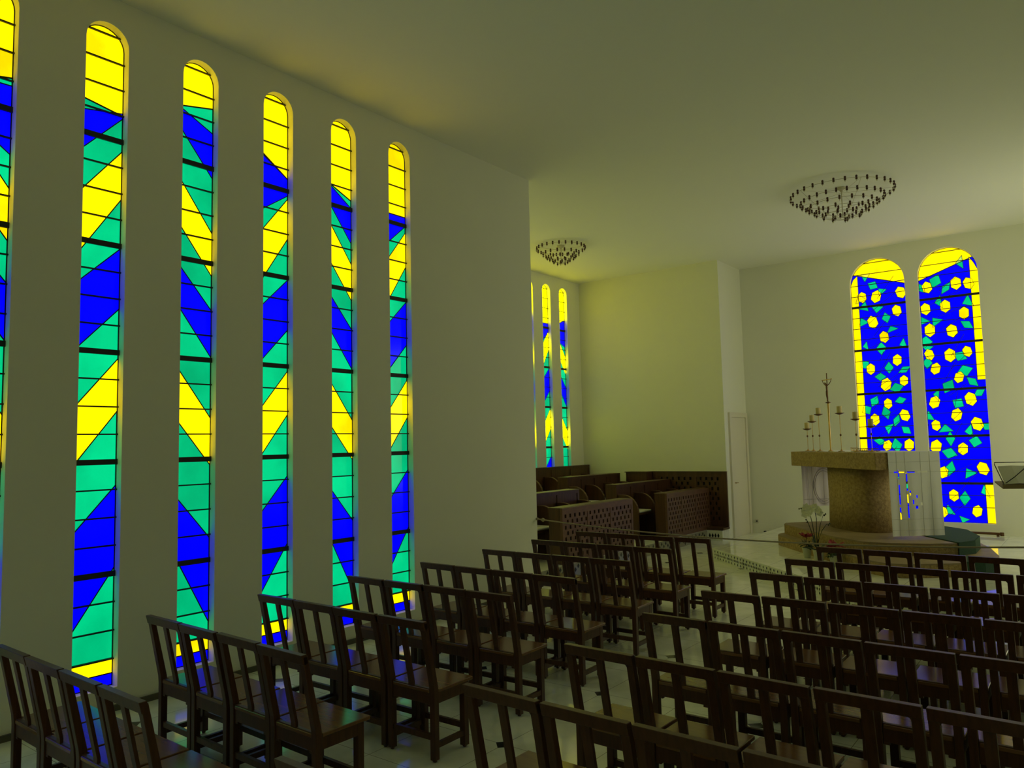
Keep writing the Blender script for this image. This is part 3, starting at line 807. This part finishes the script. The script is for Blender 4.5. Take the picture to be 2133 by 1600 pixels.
# small wooden box and bell behind the altar
p = uvp(-1.0, .28)
b = MB(); b.box(-.16, .16, -.09, .09, 0, .045)
o = b.obj('wooden_box', 'tread', loc=(p[0]+.04, p[1], ZU+.001), bevel=.004); o.rotation_euler = (0, 0, .6)
tag(o, 'low pale wooden box on the altar step, behind the pedestal', 'box')
b = MB(); b.lathe([(.035, 0), (.04, .012), (.02, .02), (.016, .05), (.006, .055), (.006, .08), (.0, .082)], n=16)
o = b.obj('altar_bell', 'brass', loc=(p[0]+.05, p[1]-.01, ZU+.047), smooth=True); tag(o, 'small brass bell on the pale wooden box behind the altar pedestal', 'bell')

# ------------------------------------------------------------------ lectern at the right edge
lx, ly = 5.13, 10.9
t = thing('lectern', 'slim bronze music stand lectern at the right edge of the sanctuary', 'lectern', (lx+.09, ly, PZ), .45)
b = MB(); b.lathe([(.17, 0), (.17, .015), (.05, .03), (.040, .06), (.040, .46), (.034, .50), (.012, .52)], n=20); b.obj('lower_post', 'standwood', t)
b = MB(); b.lathe([(.013, .50), (.011, 1.12)], n=10); b.obj('upper_post', 'bronze', t)
b = MB(); b.lathe([(.018, .84), (.024, .85), (.024, .88), (.018, .89)], n=12); b.box(.02, .06, -.006, .006, .858, .87); b.obj('clamp', 'bronze', t)
b = MB(); b.loft([[(-.30, -.06, 1.10), (-.30, -.05, 1.09), (-.30, .16, 1.15), (-.30, .16, 1.165)], [(.30, -.06, 1.10), (.30, -.05, 1.09), (.30, .16, 1.15), (.30, .16, 1.165)]])
b.box(-.30, .30, -.075, -.06, 1.085, 1.135); b.obj('desk', 'standwood', t)
b = MB(); b.tube([(-.28, -.06, 1.13), (-.29, .15, 1.36), (-.29, .155, 1.39), (.29, .155, 1.39), (.28, -.06, 1.13)], .006, 6); b.obj('wire_frame', 'iron', t)
b = MB(); b.tube([(-.26, -.05, 1.15), (-.15, -.02, 1.22), (.02, .07, 1.335)], .005, 6); b.obj('page_clip', 'iron', t)
bk = thing('open_book', 'open white book resting on the slim lectern at the right', 'book', (lx+.09, ly, PZ+1.13), .45)
for sx in (-1, 1):
    b = MB(); ys_ = [(0, -.045, .012), (sx*.12, -.052, .018), (sx*.26, -.04, .010)]
    lo_ = [[(x, y, z), (x, y+.175, z+.205), (x, y+.185, z+.195), (x, y+.01, z-.008)] for x, y, z in ys_]
    b.loft(lo_); b.obj('page_block', 'page', bk)
b = MB(); b.box(-.275, .275, .0, .004, .0, .01); b.obj('cover', 'standwood', bk)

# dark bar lying on the sill below the right window
b = MB(); b.tube([(3.80, 15.36, .215), (4.50, 15.36, .215)], .022, 10); b.lathe([(.0, .178), (.03, .18), (.03, .24), (0, .242)], (4.50, 15.36, 0), 12)
b.box(3.82, 3.86, 15.33, 15.39, PZ+.001, .20); b.box(4.42, 4.46, 15.33, 15.39, PZ+.001, .20)
tag(b.obj('floor_bar', 'bronze'), 'low dark brown bar on the floor below the right altar window', 'bar')

# ------------------------------------------------------------------ flowers on the sanctuary floor
def leaf(b, base, tip, w_, mi=0, droop=.0):
    base = Vector(base); tip = Vector(tip); d = tip-base; n = d.cross(Vector((0, 0, 1)))
    if n.length < 1e-4: n = Vector((1, 0, 0))
    n.normalize(); rows = []
    for k in range(7):
        f = k/6; c = base+d*f-Vector((0, 0, droop*f*f)); ww = w_*math.sin(PI*min(1, .08+f*.92))**.8
        rows.append((c-n*ww, c-Vector((0, 0, ww*.35)), c+n*ww))
    vs = [p for r_ in rows for p in r_]; fs = []
    for k in range(6):
        for j in range(2): a = k*3+j; fs.append((a, a+1, a+4, a+3))
    b.add(vs, fs, mi)
def poinsettia(x, y, label, seed, s=1.0, ht=.16, fan=False):
    rn = random.Random(seed)
    t = thing('poinsettia', label, 'potted plant', (x, y, PZ), 0, 'potted poinsettias at the altar steps')
    b = MB(); b.lathe([(.046, .001), (.066, .135), (.072, .138), (.070, .15), (.062, .15), (.06, .13), (0, .128)], n=20); b.obj('pot', 'pot', t, smooth=False)
    st = MB(); lf = MB(); rd = MB()
    for k in range(6):
        a = k*PI/3+rn.uniform(-.3, .3); r_ = rn.uniform(.03, .07); h_ = .13+ht*rn.uniform(.6, 1.0)
        top_ = (r_*math.cos(a), r_*math.sin(a), h_)
        st.tube([(0, 0, .12), (top_[0]*.5, top_[1]*.5, h_*.7), top_], .004, 5)
        for j in range(4):
            aa = a+rn.uniform(-1.2, 1.2); ll = rn.uniform(.06, .09)
            q = (top_[0]*.7, top_[1]*.7, h_*rn.uniform(.6, .85))
            leaf(lf, q, (q[0]+ll*math.cos(aa), q[1]+ll*math.sin(aa), q[2]+rn.uniform(-.02, .02)), .022, droop=.03)
    for (cx, cy) in ((-.05, .0), (.055, .01), (0, -.03)):
        for j in range(7):
            aa = j*2*PI/7+rn.uniform(-.2, .2); ll = rn.uniform(.05, .09)*s
            z0_ = .15+ht
            leaf(rd, (cx, cy, z0_), (cx+ll*math.cos(aa), cy+ll*math.sin(aa), z0_+rn.uniform(-.02, .08)), .020*s, droop=.01)
    for bb, n, m in ((st, 'stem', 'stem'), (lf, 'leaves', 'leaf'), (rd, 'bracts', 'red')):
        o = bb.obj(n, m, t)
        if n != 'stem': md = o.modifiers.new('thickness', 'SOLIDIFY'); md.thickness = .0015
poinsettia(2.437, 11.485, 'red poinsettia in a pale pot, leftmost plant before the altar steps', 3)
poinsettia(2.97, 10.91, 'red poinsettia in a pale pot, right of the white orchid', 9, 1.25, .13)
t = thing('orchid', 'white orchid with tall dark stems in a pale pot before the altar', 'potted plant', (2.69, 11.18, PZ))
b = MB(); b.lathe([(.055, .001), (.078, .16), (.078, .17), (.068, .17), (.066, .15), (0, .148)], n=20); b.obj('pot', 'pot', t)
b = MB()
stems = [[(-.01, 0, .15), (-.04, 0, .32), (-.07, .0, .55), (-.10, .0, .70), (-.14, 0, .73)], [(.0, 0, .15), (-.02, 0, .35), (-.01, .01, .60), (-.03, .01, .74), (-.08, .01, .77)],
         [(.0, .01, .15), (.0, .0, .33), (.04, .0, .52), (.09, .0, .66), (.12, .0, .67)], [(.01, 0, .15), (.0, 0, .28), (.06, 0, .44), (.13, 0, .535), (.17, 0, .54)], [(-.02, 0, .15), (-.08, 0, .40), (-.13, 0, .56), (-.15, 0, .58)]]
for s_ in stems: b.tube(s_, [.006, .006, .005, .004, .003][:len(s_)], 6)
for q in ((.12, 0, .67), (.10, .01, .65), (.17, 0, .54), (.15, 0, .52), (-.15, 0, .58), (-.14, .01, .545), (-.24, 0, .73), (-.21, 0, .735)):
    b.lathe([(0, -.012), (.009, -.006), (.011, .002), (.006, .012), (0, .014)], q, 8)
b.tube([(-.14, 0, .73), (-.2, 0, .745), (-.25, 0, .73)], .003, 5)
b.obj('stem', 'stem', t)
rn = random.Random(5)
for k in range(9):
    cx, cy, cz = [(-.17, 0, .72), (-.13, -.02, .76), (-.09, .01, .72), (-.05, -.02, .75), (-.10, -.03, .68), (-.02, .0, .76), (.02, -.01, .73), (-.16, -.01, .66), (.04, 0, .69)][k]
    b = MB(); fx = rn.uniform(-.4, .4)
    for j in range(5):
        a = j*2*PI/5+rn.uniform(-.15, .15); w_ = .042 if j in (1, 4) else .030
        L_ = .062
        tip = Vector((L_*math.cos(a), -.008+fx*.01, L_*math.sin(a))); side = Vector((-math.sin(a), 0, math.cos(a)))*w_
        b.add([Vector((cx, cy, cz)), Vector((cx, cy, cz))+tip*.5+side*.8+Vector((0, -.006, 0)), Vector((cx, cy, cz))+tip+Vector((0, .004, 0)), Vector((cx, cy, cz))+tip*.5-side*.8+Vector((0, -.006, 0))], [(0, 1, 2, 3)])
    b.lathe([(0, -.006), (.007, 0), (0, .008)], (cx, cy-.01, cz), 6)
    o = b.obj('flower', 'petal', t); md = o.modifiers.new('thickness', 'SOLIDIFY'); md.thickness = .002
b = MB()
for a, e in (((.0, 0, .16), (.24, -.02, .29)), ((0, 0, .16), (-.10, .05, .34)), ((0, 0, .16), (-.05, -.04, .40)), ((0, 0, .16), (.10, .08, .30)), ((0, 0, .16), (-.18, 0, .22))): leaf(b, a, e, .028, droop=.02)
o = b.obj('leaves', 'leaf', t); md = o.modifiers.new('thickness', 'SOLIDIFY'); md.thickness = .003

# ------------------------------------------------------------------ rope across the nave
b = MB(); pts = []
for k in range(49):
    x = .0+(XR)*k/48; y = 8.15+.15*math.sin(PI*k/48) if False else 8.16; pts.append((x+.002 if k == 0 else x-.002 if k == 48 else x, y, .815+.0137*(x-2.9)**2))
b.tube(pts, .0085, 8)
b.lathe([(0, -.028), (.022, -.014), (.026, .0), (.020, .016), (0, .028)], (.10, 8.16, .922), 12)
b.lathe([(0, -.02), (.02, -.012), (.02, .012), (0, .02)], (.008, 8.16, .93), 10)
tag(b.obj('barrier_rope', 'rope', smooth=True), 'thin pale rope with a knot strung across the nave before the sanctuary', 'rope')

# ------------------------------------------------------------------ chandeliers
def chandelier(cx, cy, rings, label, plate_r):
    t = thing('chandelier', label, 'chandelier', (cx, cy, H), 0, 'tiered wire chandeliers under the ceiling')
    b = MB(); b.lathe([(plate_r, -.001), (plate_r, -.02), (.02, -.045), (.02, -.06)], n=28); b.obj('ceiling_plate', 'wire', t)
    zmin = rings[-1][1]
    b = MB(); b.tube([(0, 0, -.05), (0, 0, zmin)], .007, 8); b.obj('centre_rod', 'wire', t)
    b = MB()
    for k in range(5):
        a = 2*PI*k/5+.3
        b.tube([(r_*math.cos(a), r_*math.sin(a), z) for r_, z, n in rings]+[(0, 0, zmin)], .0028, 5)
        b.tube([(0, 0, -.08), (rings[0][0]*math.cos(a), rings[0][0]*math.sin(a), rings[0][1])], .0022, 5)
    b.obj('wire_arm', 'wire', t)
    mb = None
    for r_, z, n in rings:
        b = MB(); b.tube([(r_*math.cos(2*PI*k/48), r_*math.sin(2*PI*k/48), z) for k in range(48)], .0035, 5, closed=True); b.obj('hoop', 'wire', t)
        for k in range(n):
            a = 2*PI*(k+.5*(n % 4))/n
            if mb is None:
                q = MB(); q.lathe([(.006, .034), (.013, .030), (.016, .012), (.010, .002), (.015, -.004), (.015, -.022), (.009, -.030)], n=10)
                mb = q.obj('bulb_holder', 'bulb', t, smooth=True); o = mb
                q = MB(); q.lathe([(.007, -.030), (.009, -.038), (.006, -.048), (0, -.05)], n=8); tp_ = q.obj('glass_tip', 'tip', mb, smooth=True)
                o.location = (r_*math.cos(a), r_*math.sin(a), z)
            else:
                o = mb.copy(); C.objects.link(o); o.parent = t; o.location = (r_*math.cos(a), r_*math.sin(a), z)
                c2 = tp_.copy(); C.objects.link(c2); c2.parent = o
chandelier(3.216, 11.403, [(.69, -.09, 30), (.56, -.19, 26), (.46, -.27, 18), (.36, -.34, 12), (.26, -.40, 8), (.13, -.44, 4)],
           'large round tiered chandelier before the altar windows', .06)
chandelier(-1.592, 11.297, [(.44, -.05, 24), (.33, -.15, 16), (.25, -.22, 12), (.16, -.28, 7), (.08, -.32, 3)],
           'small round tiered chandelier above the choir stalls', .07)
